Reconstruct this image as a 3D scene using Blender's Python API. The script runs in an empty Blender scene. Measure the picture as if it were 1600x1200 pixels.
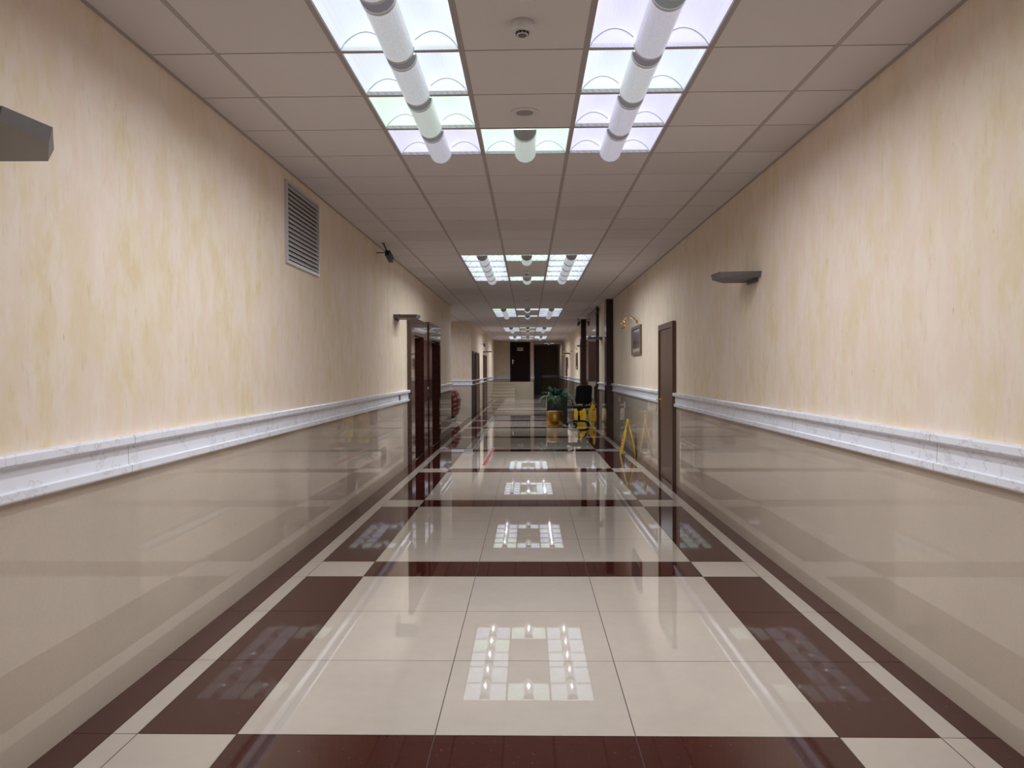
import bpy, bmesh, math, random
from mathutils import Vector, Matrix

random.seed(7)
PI = math.pi
SC = bpy.context.scene
COL = SC.collection

# ------------------------------------------------------------------ camera
FPX, YAW, PITCH, ROLL, EYE = 1208.0, 0.0212, 0.0173, -0.0047, 1.4548
H = 3.003                       # ceiling height
cy, sy, cp, sp, cr, sr = math.cos(YAW), math.sin(YAW), math.cos(PITCH), math.sin(PITCH), math.cos(ROLL), math.sin(ROLL)
Fv = Vector((-sy, cy, 0)); Rv = Vector((cy, sy, 0)); Uv = Vector((0, 0, 1))
F2 = Fv * cp - Uv * sp; U2 = Uv * cp + Fv * sp
R3 = Rv * cr + U2 * sr; U3 = U2 * cr - Rv * sr
cam_d = bpy.data.cameras.new('camera')
cam_d.sensor_fit = 'HORIZONTAL'; cam_d.sensor_width = 36.0
cam_d.lens = FPX / 1600.0 * 36.0
cam_d.clip_start = 0.05; cam_d.clip_end = 200
cam = bpy.data.objects.new('camera', cam_d); COL.objects.link(cam)
cam.matrix_world = Matrix(((R3.x, U3.x, -F2.x, 0), (R3.y, U3.y, -F2.y, 0), (R3.z, U3.z, -F2.z, EYE), (0, 0, 0, 1)))
SC.camera = cam

# ------------------------------------------------------------------ world, view
w = bpy.data.worlds.new('world'); SC.world = w; w.use_nodes = True
w.node_tree.nodes['Background'].inputs[0].default_value = (0, 0, 0, 1)
w.node_tree.nodes['Background'].inputs[1].default_value = 0
SC.view_settings.view_transform = 'Standard'
SC.view_settings.look = 'None'
SC.view_settings.exposure = 0.0
SC.view_settings.gamma = 1.0
SC.view_settings.use_curve_mapping = False
SC.cycles.use_denoising = True
SC.cycles.max_bounces = 10
SC.cycles.diffuse_bounces = 5
SC.cycles.glossy_bounces = 5
SC.cycles.sample_clamp_indirect = 6.0
SC.cycles.caustics_reflective = False
SC.cycles.caustics_refractive = False

# strengths: reflector glow, tubes, basket, and the disc light added under each fitting
OPTIC, TUBE, BASKET, ADDED_DISC_W = 0.52, 1.3, 0.44, 6.1

# ------------------------------------------------------------------ materials
def nt(name):
    m = bpy.data.materials.new(name); m.use_nodes = True
    t = m.node_tree; b = t.nodes['Principled BSDF']
    return m, t, b
def N(t, kind, **kw):
    n = t.nodes.new(kind)
    for k, v in kw.items(): setattr(n, k, v)
    return n
def mat(name, col, rough=0.5, metal=0.0, spec=0.5, coat=0.0, noise=0.0, nscale=8.0, bump=0.0, bscale=60.0, ior=1.5, stretch=(1, 1, 1)):
    m, t, b = nt(name)
    b.inputs['Base Color'].default_value = (*col, 1); b.inputs['Roughness'].default_value = rough
    b.inputs['Metallic'].default_value = metal; b.inputs['Specular IOR Level'].default_value = spec
    b.inputs['Coat Weight'].default_value = coat; b.inputs['IOR'].default_value = ior
    if noise or bump:
        g = N(t, 'ShaderNodeNewGeometry'); mp = N(t, 'ShaderNodeMapping')
        mp.inputs['Scale'].default_value = stretch
        t.links.new(g.outputs['Position'], mp.inputs['Vector'])
    if noise:
        n = N(t, 'ShaderNodeTexNoise'); n.inputs['Scale'].default_value = nscale; n.inputs['Detail'].default_value = 5
        t.links.new(mp.outputs[0], n.inputs['Vector'])
        mx = N(t, 'ShaderNodeMix', data_type='RGBA')
        mx.inputs[6].default_value = (*[c * (1 - noise) for c in col], 1)
        mx.inputs[7].default_value = (*[min(1, c * (1 + noise)) for c in col], 1)
        t.links.new(n.outputs['Fac'], mx.inputs[0]); t.links.new(mx.outputs[2], b.inputs['Base Color'])
    if bump:
        n2 = N(t, 'ShaderNodeTexNoise'); n2.inputs['Scale'].default_value = bscale
        t.links.new(mp.outputs[0], n2.inputs['Vector'])
        bp = N(t, 'ShaderNodeBump'); bp.inputs['Strength'].default_value = bump; bp.inputs['Distance'].default_value = 0.01
        t.links.new(n2.outputs['Fac'], bp.inputs['Height']); t.links.new(bp.outputs[0], b.inputs['Normal'])
    return m
def noise_node(t, scale3, scale, detail=4, rough=0.6, off=(0, 0, 0)):
    g = N(t, 'ShaderNodeNewGeometry'); mp = N(t, 'ShaderNodeMapping')
    mp.inputs['Scale'].default_value = scale3; mp.inputs['Location'].default_value = off
    t.links.new(g.outputs['Position'], mp.inputs['Vector'])
    n = N(t, 'ShaderNodeTexNoise'); n.inputs['Scale'].default_value = scale
    n.inputs['Detail'].default_value = detail; n.inputs['Roughness'].default_value = rough
    t.links.new(mp.outputs[0], n.inputs['Vector'])
    return n
def ramp(t, src, stops):
    r = N(t, 'ShaderNodeValToRGB'); e = r.color_ramp.elements
    while len(e) < len(stops): e.new(0.5)
    for i, (p, c) in enumerate(stops):
        e[i].position = p; e[i].color = (*c, 1) if len(c) == 3 else c
    t.links.new(src, r.inputs[0]); return r
def mixc(t, fac, a, b_, mode='MIX'):
    x = N(t, 'ShaderNodeMix', data_type='RGBA', blend_type=mode)
    for s, v in ((0, fac), (6, a), (7, b_)):
        if isinstance(v, (int, float)): x.inputs[s].default_value = v
        elif isinstance(v, tuple): x.inputs[s].default_value = (*v, 1)
        else: t.links.new(v, x.inputs[s])
    return x.outputs[2]

# wallpaper: yellow beige plaster paper with pink and grey upright dabs
def wallpaper():
    m, t, b = nt('wallpaper')
    n1 = noise_node(t, (1.6, 1.6, 0.75), 2.2, 5, 0.65)
    base = ramp(t, n1.outputs['Fac'], [(0.33, (0.74, 0.60, 0.40)), (0.46, (0.77, 0.64, 0.48)), (0.56, (0.80, 0.65, 0.55)), (0.68, (0.82, 0.71, 0.61))])
    n2 = noise_node(t, (5, 5, 2.4), 2.0, 5, 0.62, (3, 1, 5))
    r2 = ramp(t, n2.outputs['Fac'], [(0.46, (0, 0, 0)), (0.60, (0.65, 0.65, 0.65))])
    c1 = mixc(t, r2.outputs[0], base.outputs[0], (0.82, 0.72, 0.62))
    n3 = noise_node(t, (13, 13, 3.0), 2.2, 5, 0.7, (7, 2, 1))
    r3 = ramp(t, n3.outputs['Fac'], [(0.58, (0, 0, 0)), (0.70, (0.42, 0.42, 0.42))])
    c2 = mixc(t, r3.outputs[0], c1, (0.58, 0.46, 0.30))
    n4 = noise_node(t, (30, 30, 7), 1.3, 2, 0.5, (1, 9, 4))
    r4 = ramp(t, n4.outputs['Fac'], [(0.76, (0, 0, 0)), (0.78, (0.45, 0.45, 0.45))])
    c3 = mixc(t, r4.outputs[0], c2, (0.20, 0.15, 0.10))
    t.links.new(c3, b.inputs['Base Color'])
    b.inputs['Roughness'].default_value = 0.62; b.inputs['Specular IOR Level'].default_value = 0.3
    bp = N(t, 'ShaderNodeBump'); bp.inputs['Strength'].default_value = 0.10; bp.inputs['Distance'].default_value = 0.004
    t.links.new(n3.outputs['Fac'], bp.inputs['Height']); t.links.new(bp.outputs[0], b.inputs['Normal'])
    return m
M_PAPER = wallpaper()

def wall_tile():
    m, t, b = nt('polished_wall_tile')
    n1 = noise_node(t, (1, 1, 1), 1.3, 4, 0.6)
    base = ramp(t, n1.outputs['Fac'], [(0.3, (0.57, 0.485, 0.405)), (0.7, (0.62, 0.53, 0.445))])
    n2 = noise_node(t, (1, 1, 1), 60, 2, 0.6)
    r2 = ramp(t, n2.outputs['Fac'], [(0.4, (0.96, 0.96, 0.96)), (0.65, (1.0, 1.0, 1.0))])
    t.links.new(mixc(t, 1.0, base.outputs[0], r2.outputs[0], 'MULTIPLY'), b.inputs['Base Color'])
    b.inputs['Roughness'].default_value = 0.012; b.inputs['Specular IOR Level'].default_value = 0.5; b.inputs['IOR'].default_value = 1.8
    return m
M_WTILE = wall_tile()

def marble():
    m, t, b = nt('white_marble')
    n1 = noise_node(t, (1.3, 1.3, 2.0), 2.6, 6, 0.62)
    wv = ramp(t, n1.outputs['Fac'], [(0.30, (0.84, 0.85, 0.93)), (0.485, (0.84, 0.85, 0.93)), (0.500, (0.66, 0.64, 0.69)), (0.512, (0.84, 0.85, 0.93)), (0.7, (0.86, 0.87, 0.95))])
    n2 = noise_node(t, (1, 1, 1), 7, 5, 0.7, (4, 4, 1))
    r2 = ramp(t, n2.outputs['Fac'], [(0.66, (0, 0, 0)), (0.78, (0.45, 0.45, 0.45))])
    c = mixc(t, r2.outputs[0], wv.outputs[0], (0.50, 0.44, 0.42))
    # butt joints of the marble lengths
    g = N(t, 'ShaderNodeNewGeometry'); s = N(t, 'ShaderNodeSeparateXYZ'); t.links.new(g.outputs['Position'], s.inputs[0])
    a = N(t, 'ShaderNodeMath', operation='ADD'); a.inputs[1].default_value = 21.2; t.links.new(s.outputs['Y'], a.inputs[0])
    md = N(t, 'ShaderNodeMath', operation='MODULO'); md.inputs[1].default_value = 1.9; t.links.new(a.outputs[0], md.inputs[0])
    lt = N(t, 'ShaderNodeMath', operation='LESS_THAN'); lt.inputs[1].default_value = 0.006; t.links.new(md.outputs[0], lt.inputs[0])
    t.links.new(mixc(t, lt.outputs[0], c, (0.48, 0.47, 0.50)), b.inputs['Base Color'])
    b.inputs['Roughness'].default_value = 0.22
    return m
M_MARBLE = marble()

def cream_tile(i, col):
    m, t, b = nt('cream_floor_tile_%d' % i)
    n1 = noise_node(t, (1, 1, 1), 2.0, 5, 0.65)
    base = ramp(t, n1.outputs['Fac'], [(0.3, tuple(c * 0.95 for c in col)), (0.7, tuple(min(1, c * 1.04) for c in col))])
    n2 = noise_node(t, (1, 1, 1), 14, 3, 0.6)
    r2 = ramp(t, n2.outputs['Fac'], [(0.40, (0.985, 0.98, 0.98)), (0.6, (1.0, 1.0, 1.0))])
    t.links.new(mixc(t, 1.0, base.outputs[0], r2.outputs[0], 'MULTIPLY'), b.inputs['Base Color'])
    b.inputs['Roughness'].default_value = 0.012; b.inputs['Specular IOR Level'].default_value = 0.5; b.inputs['IOR'].default_value = 1.85
    return m
M_CREAM = [cream_tile(0, (0.56, 0.49, 0.43)), cream_tile(1, (0.55, 0.485, 0.43)), cream_tile(2, (0.57, 0.50, 0.44))]
def dark_tile():
    m, t, b = nt('dark_red_floor_tile')
    n1 = noise_node(t, (1, 1, 1), 30, 4, 0.6)
    base = ramp(t, n1.outputs['Fac'], [(0.3, (0.048, 0.010, 0.008)), (0.7, (0.064, 0.015, 0.012))])
    n2 = noise_node(t, (1, 1, 1), 42, 3, 0.7)
    r2 = ramp(t, n2.outputs['Fac'], [(0.665, (0, 0, 0)), (0.70, (0.35, 0.35, 0.35))])
    t.links.new(mixc(t, r2.outputs[0], base.outputs[0], (0.30, 0.18, 0.14)), b.inputs['Base Color'])
    b.inputs['Roughness'].default_value = 0.03; b.inputs['Specular IOR Level'].default_value = 0.5; b.inputs['IOR'].default_value = 1.6
    return m
M_DARK = dark_tile()
M_GROUT = mat('floor_grout', (0.05, 0.035, 0.03), 0.7)
M_CTILE = mat('ceiling_tile', (0.64, 0.60, 0.60), 0.85, noise=0.02, nscale=2.0, bump=0.1, bscale=300)
M_CTILE2 = mat('ceiling_tile_older', (0.59, 0.55, 0.545), 0.85, noise=0.02, nscale=2.0, bump=0.1, bscale=300)
M_TBAR = mat('ceiling_grid_metal', (0.36, 0.32, 0.315), 0.45)
M_GAP = mat('ceiling_joint', (0.06, 0.05, 0.048), 0.8)
M_PLASTER = mat('plaster', (0.5, 0.46, 0.4), 0.8)
M_BLACK = mat('black_plastic', (0.012, 0.012, 0.014), 0.4)
M_MESH = mat('black_fabric', (0.010, 0.012, 0.018), 0.8, bump=0.3, bscale=500)
M_SCONCE = mat('sconce_grey_metal', (0.135, 0.125, 0.128), 0.45, metal=0.2)
M_SCONCE2 = mat('sconce_edge', (0.18, 0.17, 0.17), 0.35, metal=0.3)
M_VENT = mat('vent_grey_paint', (0.50, 0.48, 0.50), 0.35)
M_VENTB = mat('vent_cavity', (0.12, 0.11, 0.11), 0.8)
M_DOOR = mat('brown_door_laminate', (0.112, 0.060, 0.036), 0.28, noise=0.12, nscale=3, stretch=(6, 6, 0.6))
M_DOORE = mat('dark_door_edge', (0.05, 0.02, 0.014), 0.35)
M_DOOR2 = mat('mahogany_door', (0.10, 0.035, 0.022), 0.30, noise=0.2, nscale=3, stretch=(6, 6, 0.6))
M_DOOR3 = mat('dark_mahogany_door', (0.020, 0.006, 0.006), 0.6, spec=0.15, noise=0.2, nscale=3, stretch=(6, 6, 0.6))
M_SURR = mat('polished_red_granite', (0.052, 0.015, 0.012), 0.04, spec=0.9, noise=0.25, nscale=50)
M_LIFT = mat('dark_lift_door', (0.008, 0.002, 0.002), 0.5, spec=0.15)
M_MIRROR = mat('polished_brown_panel', (0.12, 0.062, 0.05), 0.02, ior=1.9)
M_PIER = mat('dark_red_pier', (0.028, 0.010, 0.009), 0.12)
M_GOLD = mat('brushed_gold', (0.50, 0.30, 0.07), 0.36, metal=0.95, noise=0.35, nscale=4, stretch=(7, 7, 0.1))
M_BRASS = mat('brass', (0.80, 0.56, 0.22), 0.22, metal=1.0)
M_CHROME = mat('chrome', (0.8, 0.8, 0.8), 0.12, metal=1.0)
M_YELLOW = mat('yellow_plastic', (0.78, 0.52, 0.015), 0.35)
M_RED = mat('red_print', (0.55, 0.06, 0.02), 0.5)
M_TAPE = mat('red_floor_tape', (0.42, 0.02, 0.012), 0.35)
M_LEATHER = mat('red_brown_leather', (0.11, 0.020, 0.013), 0.38, noise=0.15, nscale=12, bump=0.2, bscale=60)
M_LEAF = mat('fern_green', (0.018, 0.085, 0.022), 0.42, noise=0.35, nscale=9)
M_LEAF2 = mat('fern_blue_green', (0.022, 0.085, 0.062), 0.42, noise=0.35, nscale=9)
M_SOIL = mat('soil', (0.03, 0.02, 0.015), 0.9, noise=0.3, nscale=60)
M_WHITE = mat('white_plastic', (0.62, 0.60, 0.60), 0.35)
M_OFFW = mat('offwhite_plate', (0.50, 0.46, 0.40), 0.4)
M_GRILLE = mat('speaker_grille', (0.30, 0.28, 0.28), 0.5, bump=0.4, bscale=700)
M_BROWNP = mat('brown_plastic', (0.17, 0.08, 0.06), 0.4)
M_ROOMDK = mat('passage_wall_shade_tone', (0.46, 0.35, 0.25), 0.7, noise=0.2, nscale=5)  # darkness of the unlit passage put into the wall colour
M_CAB = mat('dark_blue_cabinet', (0.008, 0.012, 0.022), 0.35)
M_FRAME = mat('picture_frame_wood', (0.16, 0.115, 0.08), 0.3)
M_MATB = mat('picture_mount', (0.42, 0.37, 0.31), 0.6)
M_STEP = mat('step_tile', (0.44, 0.38, 0.30), 0.12, noise=0.05, nscale=5)
def picture_mat():
    m, t, b = nt('picture_print')
    g = N(t, 'ShaderNodeNewGeometry'); s = N(t, 'ShaderNodeSeparateXYZ'); t.links.new(g.outputs['Position'], s.inputs[0])
    n = noise_node(t, (1, 1, 3), 6, 4)
    a = N(t, 'ShaderNodeMath', operation='MULTIPLY_ADD'); a.inputs[1].default_value = 0.25; t.links.new(n.outputs['Fac'], a.inputs[0]); t.links.new(s.outputs['Z'], a.inputs[2])
    mr = N(t, 'ShaderNodeMapRange'); mr.inputs['From Min'].default_value = 1.80; mr.inputs['From Max'].default_value = 2.30
    t.links.new(a.outputs[0], mr.inputs['Value'])
    r = ramp(t, mr.outputs[0], [(0.0, (0.035, 0.027, 0.028)), (0.45, (0.05, 0.04, 0.05)), (0.55, (0.12, 0.12, 0.17)), (0.75, (0.07, 0.09, 0.17)), (1.0, (0.15, 0.18, 0.30))])
    t.links.new(r.outputs[0], b.inputs['Base Color']); b.inputs['Roughness'].default_value = 0.05
    return m
M_PRINT = picture_mat()
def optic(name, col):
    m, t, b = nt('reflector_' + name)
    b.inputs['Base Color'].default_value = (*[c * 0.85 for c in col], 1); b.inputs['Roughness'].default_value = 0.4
    b.inputs['Emission Color'].default_value = (*col, 1); b.inputs['Emission Strength'].default_value = OPTIC  # own glow stands in for tube light bouncing off the vault
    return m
def basket(name, col):
    m, t, b = nt('basket_' + name)
    g = N(t, 'ShaderNodeTexCoord')
    v = N(t, 'ShaderNodeTexVoronoi'); v.inputs['Scale'].default_value = 110
    t.links.new(g.outputs['Object'], v.inputs['Vector'])
    r = ramp(t, v.outputs['Distance'], [(0.15, (1, 1, 1)), (0.5, (0.72, 0.72, 0.74))])
    c = mixc(t, 1.0, r.outputs[0], tuple(x for x in col), 'MULTIPLY')
    n = N(t, 'ShaderNodeTexNoise'); n.inputs['Scale'].default_value = 7
    t.links.new(g.outputs['Object'], n.inputs['Vector'])
    b.inputs['Base Color'].default_value = (*[x * 0.6 for x in col], 1); b.inputs['Roughness'].default_value = 0.35
    t.links.new(c, b.inputs['Emission Color']); b.inputs['Emission Strength'].default_value = BASKET
    return m
def tube(name, col):
    m, t, b = nt('tube_' + name)
    b.inputs['Base Color'].default_value = (0.8, 0.8, 0.8, 1)
    b.inputs['Emission Color'].default_value = (*col, 1); b.inputs['Emission Strength'].default_value = TUBE
    return m
TINTS = {'cool': (0.86, 0.93, 1.0), 'green': (0.86, 1.0, 0.955), 'violet': (0.84, 0.85, 1.0)}
LM = {k: (optic(k, c), basket(k, c), tube(k, c)) for k, c in TINTS.items()}
M_LFRAME = mat('fitting_frame', (0.36, 0.31, 0.295), 0.45)
M_BEND = mat('basket_end_grey', (0.36, 0.36, 0.38), 0.5)

# ------------------------------------------------------------------ mesh helpers
class MB:
    def __init__(s): s.v = []; s.f = []; s.mi = []; s.sm = []; s.mats = []
    def m(s, mt):
        if mt not in s.mats: s.mats.append(mt)
        return s.mats.index(mt)
    def face(s, pts, mt, smooth=False):
        b = len(s.v); s.v += [tuple(p) for p in pts]; s.f.append(tuple(range(b, b + len(pts)))); s.mi.append(s.m(mt)); s.sm.append(smooth); return s
    def box(s, x0, x1, y0, y1, z0, z1, mt, M=None):
        P = [Vector(p) for p in ((x0, y0, z0), (x1, y0, z0), (x1, y1, z0), (x0, y1, z0), (x0, y0, z1), (x1, y0, z1), (x1, y1, z1), (x0, y1, z1))]
        if M: P = [M @ p for p in P]
        b = len(s.v); s.v += [tuple(p) for p in P]
        for q in ((3, 2, 1, 0), (4, 5, 6, 7), (0, 1, 5, 4), (1, 2, 6, 5), (2, 3, 7, 6), (3, 0, 4, 7)):
            s.f.append(tuple(b + i for i in q)); s.mi.append(s.m(mt)); s.sm.append(False)
        return s
    def rbox(s, x0, x1, y0, y1, z0, z1, r, mt, M=None, seg=3):
        # box with rounded edges (bevelled via bmesh)
        bm = bmesh.new(); bmesh.ops.create_cube(bm, size=1)
        for v in bm.verts:
            v.co = Vector(((x0 + x1) / 2 + v.co.x * (x1 - x0), (y0 + y1) / 2 + v.co.y * (y1 - y0), (z0 + z1) / 2 + v.co.z * (z1 - z0)))
        bmesh.ops.bevel(bm, geom=bm.edges[:], offset=r, segments=seg, affect='EDGES', profile=0.5)
        return s.add(bm, mt, M, True)
    def add(s, bm, mt, M=None, smooth=True):
        bm.verts.index_update(); b = len(s.v)
        s.v += [tuple((M @ v.co) if M else v.co) for v in bm.verts]
        for f in bm.faces:
            s.f.append(tuple(b + v.index for v in f.verts)); s.mi.append(s.m(mt)); s.sm.append(smooth)
        bm.free(); return s
    def prism(s, poly, axis, a, b_, mt, M=None):
        # poly: 2D points, extruded along axis from a to b_
        def p3(p, t):
            if axis == 'x': return Vector((t, p[0], p[1]))
            if axis == 'y': return Vector((p[0], t, p[1]))
            return Vector((p[0], p[1], t))
        n = len(poly); A = [p3(p, a) for p in poly]; B = [p3(p, b_) for p in poly]
        if M: A = [M @ p for p in A]; B = [M @ p for p in B]
        b = len(s.v); s.v += [tuple(p) for p in A + B]
        for i in range(n):
            j = (i + 1) % n; s.f.append((b + i, b + j, b + n + j, b + n + i)); s.mi.append(s.m(mt)); s.sm.append(False)
        s.f.append(tuple(b + i for i in range(n))[::-1]); s.mi.append(s.m(mt)); s.sm.append(False)
        s.f.append(tuple(b + n + i for i in range(n))); s.mi.append(s.m(mt)); s.sm.append(False)
        return s
    def tube(s, pts, r, mt, n=10, cap=True, M=None):
        pts = [Vector(p) for p in pts]; rings = []
        rr = r if isinstance(r, (list, tuple)) else [r] * len(pts)
        up = Vector((0, 0, 1))
        prev = None
        for i, p in enumerate(pts):
            d = (pts[min(i + 1, len(pts) - 1)] - pts[max(i - 1, 0)]).normalized()
            if prev is None:
                a = d.cross(up if abs(d.z) < 0.9 else Vector((1, 0, 0))).normalized()
            else:
                a = (prev - d * prev.dot(d)).normalized()
            prev = a; c = d.cross(a)
            rings.append([p + (a * math.cos(2 * PI * k / n) + c * math.sin(2 * PI * k / n)) * rr[i] for k in range(n)])
        b = len(s.v)
        for R in rings: s.v += [tuple((M @ q) if M else q) for q in R]
        for i in range(len(rings) - 1):
            for k in range(n):
                s.f.append((b + i * n + k, b + i * n + (k + 1) % n, b + (i + 1) * n + (k + 1) % n, b + (i + 1) * n + k)); s.mi.append(s.m(mt)); s.sm.append(True)
        if cap:
            s.f.append(tuple(b + k for k in range(n))[::-1]); s.mi.append(s.m(mt)); s.sm.append(False)
            s.f.append(tuple(b + (len(rings) - 1) * n + k for k in range(n))); s.mi.append(s.m(mt)); s.sm.append(False)
        return s
    def lathe(s, prof, mt, c=(0, 0, 0), n=32, smooth=True, M=None):
        b = len(s.v); c = Vector(c)
        for (r, z) in prof:
            for k in range(n):
                p = c + Vector((r * math.cos(2 * PI * k / n), r * math.sin(2 * PI * k / n), z)); s.v.append(tuple((M @ p) if M else p))
        for i in range(len(prof) - 1):
            for k in range(n):
                s.f.append((b + i * n + k, b + i * n + (k + 1) % n, b + (i + 1) * n + (k + 1) % n, b + (i + 1) * n + k)); s.mi.append(s.m(mt)); s.sm.append(smooth)
        s.f.append(tuple(b + k for k in range(n))[::-1]); s.mi.append(s.m(mt)); s.sm.append(False)
        s.f.append(tuple(b + (len(prof) - 1) * n + k for k in range(n))); s.mi.append(s.m(mt)); s.sm.append(False)
        return s
    def ball(s, c, r, mt, M=None, p=1.0, u=20, v=12):
        def sg(x): return math.copysign(abs(x) ** p, x)
        prof = []
        b = len(s.v)
        for i in range(v + 1):
            th = -PI / 2 + PI * i / v
            for k in range(u):
                ph = 2 * PI * k / u
                q = Vector((c[0] + r[0] * sg(math.cos(th)) * sg(math.cos(ph)), c[1] + r[1] * sg(math.cos(th)) * sg(math.sin(ph)), c[2] + r[2] * sg(math.sin(th))))
                s.v.append(tuple((M @ q) if M else q))
        for i in range(v):
            for k in range(u):
                s.f.append((b + i * u + k, b + i * u + (k + 1) % u, b + (i + 1) * u + (k + 1) % u, b + (i + 1) * u + k)); s.mi.append(s.m(mt)); s.sm.append(True)
        return s
    def build(s, name, parent=None, loc=None, fix=True):
        me = bpy.data.meshes.new(name); me.from_pydata(s.v, [], s.f)
        for mt in s.mats: me.materials.append(mt)
        me.polygons.foreach_set('material_index', s.mi); me.polygons.foreach_set('use_smooth', s.sm)
        if fix:
            bm = bmesh.new(); bm.from_mesh(me); bmesh.ops.remove_doubles(bm, verts=bm.verts[:], dist=1e-6)
            bmesh.ops.recalc_face_normals(bm, faces=bm.faces[:]); bm.to_mesh(me); bm.free()
        me.update()
        o = bpy.data.objects.new(name, me); COL.objects.link(o)
        if parent: o.parent = parent
        if loc: o.location = loc
        return o
def tag(o, label, cat, group=None, kind=None):
    o['label'] = label; o['category'] = cat
    if group: o['group'] = group
    if kind: o['kind'] = kind
    return o
def empty(name, loc, label, cat, group=None, rz=0, kind=None):
    o = bpy.data.objects.new(name, None); COL.objects.link(o); o.location = loc; o.rotation_euler = (0, 0, rz); o.empty_display_size = 0.1
    return tag(o, label, cat, group, kind)
def copy_tree(o, parent=None):
    c = o.copy(); COL.objects.link(c); c.parent = parent
    for ch in list(o.children): copy_tree(ch, c)
    return c

XL, XR = -1.853, 1.849          # main side walls
YB = -6.0                       # wall behind the camera
YEND = 50.2

# ------------------------------------------------------------------ floor
PER, FT, BW, FZ = 2.807, 0.794, 0.425, 3.056   # pattern period, tile, band, far edge of band 0
def floor():
    mb = MB()
    mb.box(-5.2, 2.2, YB - 0.1, YEND + 0.3, -0.12, -0.0015, M_GROUT)
    g = 0.002
    def q(x0, x1, y0, y1, mt):
        y0 = max(y0, YB - .1); y1 = min(y1, YEND + .2)
        if y1 - y0 < 0.02: return
        mb.face([(x0 + g, y0 + g, 0), (x1 - g, y0 + g, 0), (x1 - g, y1 - g, 0), (x0 + g, y1 - g, 0)], mt)
    cr_ = lambda: random.choice(M_CREAM)
    n = -4
    while True:
        yb0 = FZ + n * PER - BW; yb1 = FZ + n * PER
        if yb0 > YEND: break
        # cross band
        for a, b in ((-1.177, -0.38), (-0.38, 0.42), (0.42, 1.222)): q(a, b, yb0, yb1, M_DARK)
        q(-1.58, -1.177, yb0, yb1, cr_()); q(1.222, 1.62, yb0, yb1, cr_())
        q(-1.684, -1.58, yb0, yb1, cr_()); q(1.62, 1.724, yb0, yb1, cr_())
        q(-1.86, -1.684, yb0, yb1, M_DARK); q(1.724, 1.90, yb0, yb1, M_DARK)
        for k in range(3):
            y0 = yb1 + k * FT; y1 = y0 + FT
            for a, b in ((-1.177, -0.38), (-0.38, 0.42), (0.42, 1.222)): q(a, b, y0, y1, cr_())
            q(-1.684, -1.58, y0, y1, cr_()); q(1.62, 1.724, y0, y1, cr_())
            q(-1.58, -1.177, y0, y1, M_DARK); q(1.222, 1.62, y0, y1, M_DARK)
            q(-1.86, -1.684, y0, y1, M_DARK); q(1.724, 1.90, y0, y1, M_DARK)
        # lobby at the left, between the two lengths of wall
        for i in range(4):
            a = -1.86 - (i + 1) * 0.8
            if yb0 > 17 and yb1 < 26:
                q(a, a + 0.8, yb0, yb1, M_DARK)
                for k in range(3): q(a, a + 0.8, yb1 + k * FT, yb1 + (k + 1) * FT, cr_())
        n += 1
    return tag(mb.build('floor', fix=False), 'polished cream tile floor with dark red bands down the corridor', 'floor', kind='structure')
floor()

# ------------------------------------------------------------------ ceiling grid and fittings
T = 0.6; TX0, TY0 = -0.315, 4.36          # a grid line crossing
RINGS = [(-16, 'bank behind the viewpoint'), (-3, 'nearest bank'), (10, 'second bank'), (25, 'third bank'), (39, 'fourth bank'), (51, 'farthest bank')]
cells = {}                               # (col,row) -> (ring index, col, r)
for ri, (r0, nm) in enumerate(RINGS):
    for r in range(5):
        for c in (-1, 0, 1):
            if c == 0 and r not in (0, 4): continue
            cells[(c, r0 + r)] = (ri, c, r)
cells[(2, 66)] = (9, 2, 0)
cells[(-6, 28)] = (10, 0, 0); cells[(-6, 30)] = (10, 0, 1); cells[(-5, 28)] = (10, 1, 0); cells[(-5, 30)] = (10, 1, 1)
def ceiling():
    mb = MB(); hx, hy = 0.013, 0.0055
    xe0, xe1 = -5.1, 1.95
    for c in range(-9, 5):
        x0 = TX0 + c * T; x1 = x0 + T
        for r in range(-18, 77):
            y0 = TY0 + r * T; y1 = y0 + T
            if x0 + T < -1.9 and not (17.5 < y0 < 25): continue
            if x1 < xe0 or x0 > xe1: continue
            if (c, r) in cells:
                continue
            a = max(x0, xe0) + (hx if x0 > xe0 else 0); b = min(x1, xe1) - (hx if x1 < xe1 else 0)
            if b - a < 0.02: continue
            mt = M_CTILE2 if ((c, r) in ((-1, 7), (0, 17), (0, 16), (0, 6), (-2, 17))) or random.random() < 0.05 else M_CTILE
            mb.box(a, b, y0 + hy, y1 - hy, H, H + 0.012, mt)
            # dark joint behind
            mb.box(max(x0, xe0), min(x1, xe1), y0 - 0.006, y0 + 0.006, H + 0.006, H + 0.02, M_GAP)
    # long T bars
    for c in range(-9, 5):
        x = TX0 + c * T
        if x < xe0 or x > xe1: continue
        ys = (YB, YEND) if x > -1.9 else (17.9, 24.6)
        mb.box(x - 0.012, x + 0.012, ys[0], ys[1], H - 0.001, H + 0.02, M_TBAR)
        mb.box(x - 0.0155, x - 0.012, ys[0], ys[1], H + 0.003, H + 0.02, M_GAP); mb.box(x + 0.012, x + 0.0155, ys[0], ys[1], H + 0.003, H + 0.02, M_GAP)
    # slab above
    mb.box(-5.2, 2.2, YB - 0.2, YEND + 0.3, H + 0.20, H + 0.30, M_GAP)
    # shadow angle along both walls
    mb.box(XL, XL + 0.02, YB, 18.5, H - 0.004, H + 0.01, M_TBAR)
    mb.box(XR - 0.02, XR, YB, 17, H - 0.004, H + 0.01, M_TBAR)
    return tag(mb.build('ceiling', fix=False), 'suspended ceiling of square off-white tiles in a metal grid', 'ceiling', kind='structure')
ceiling()

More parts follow.
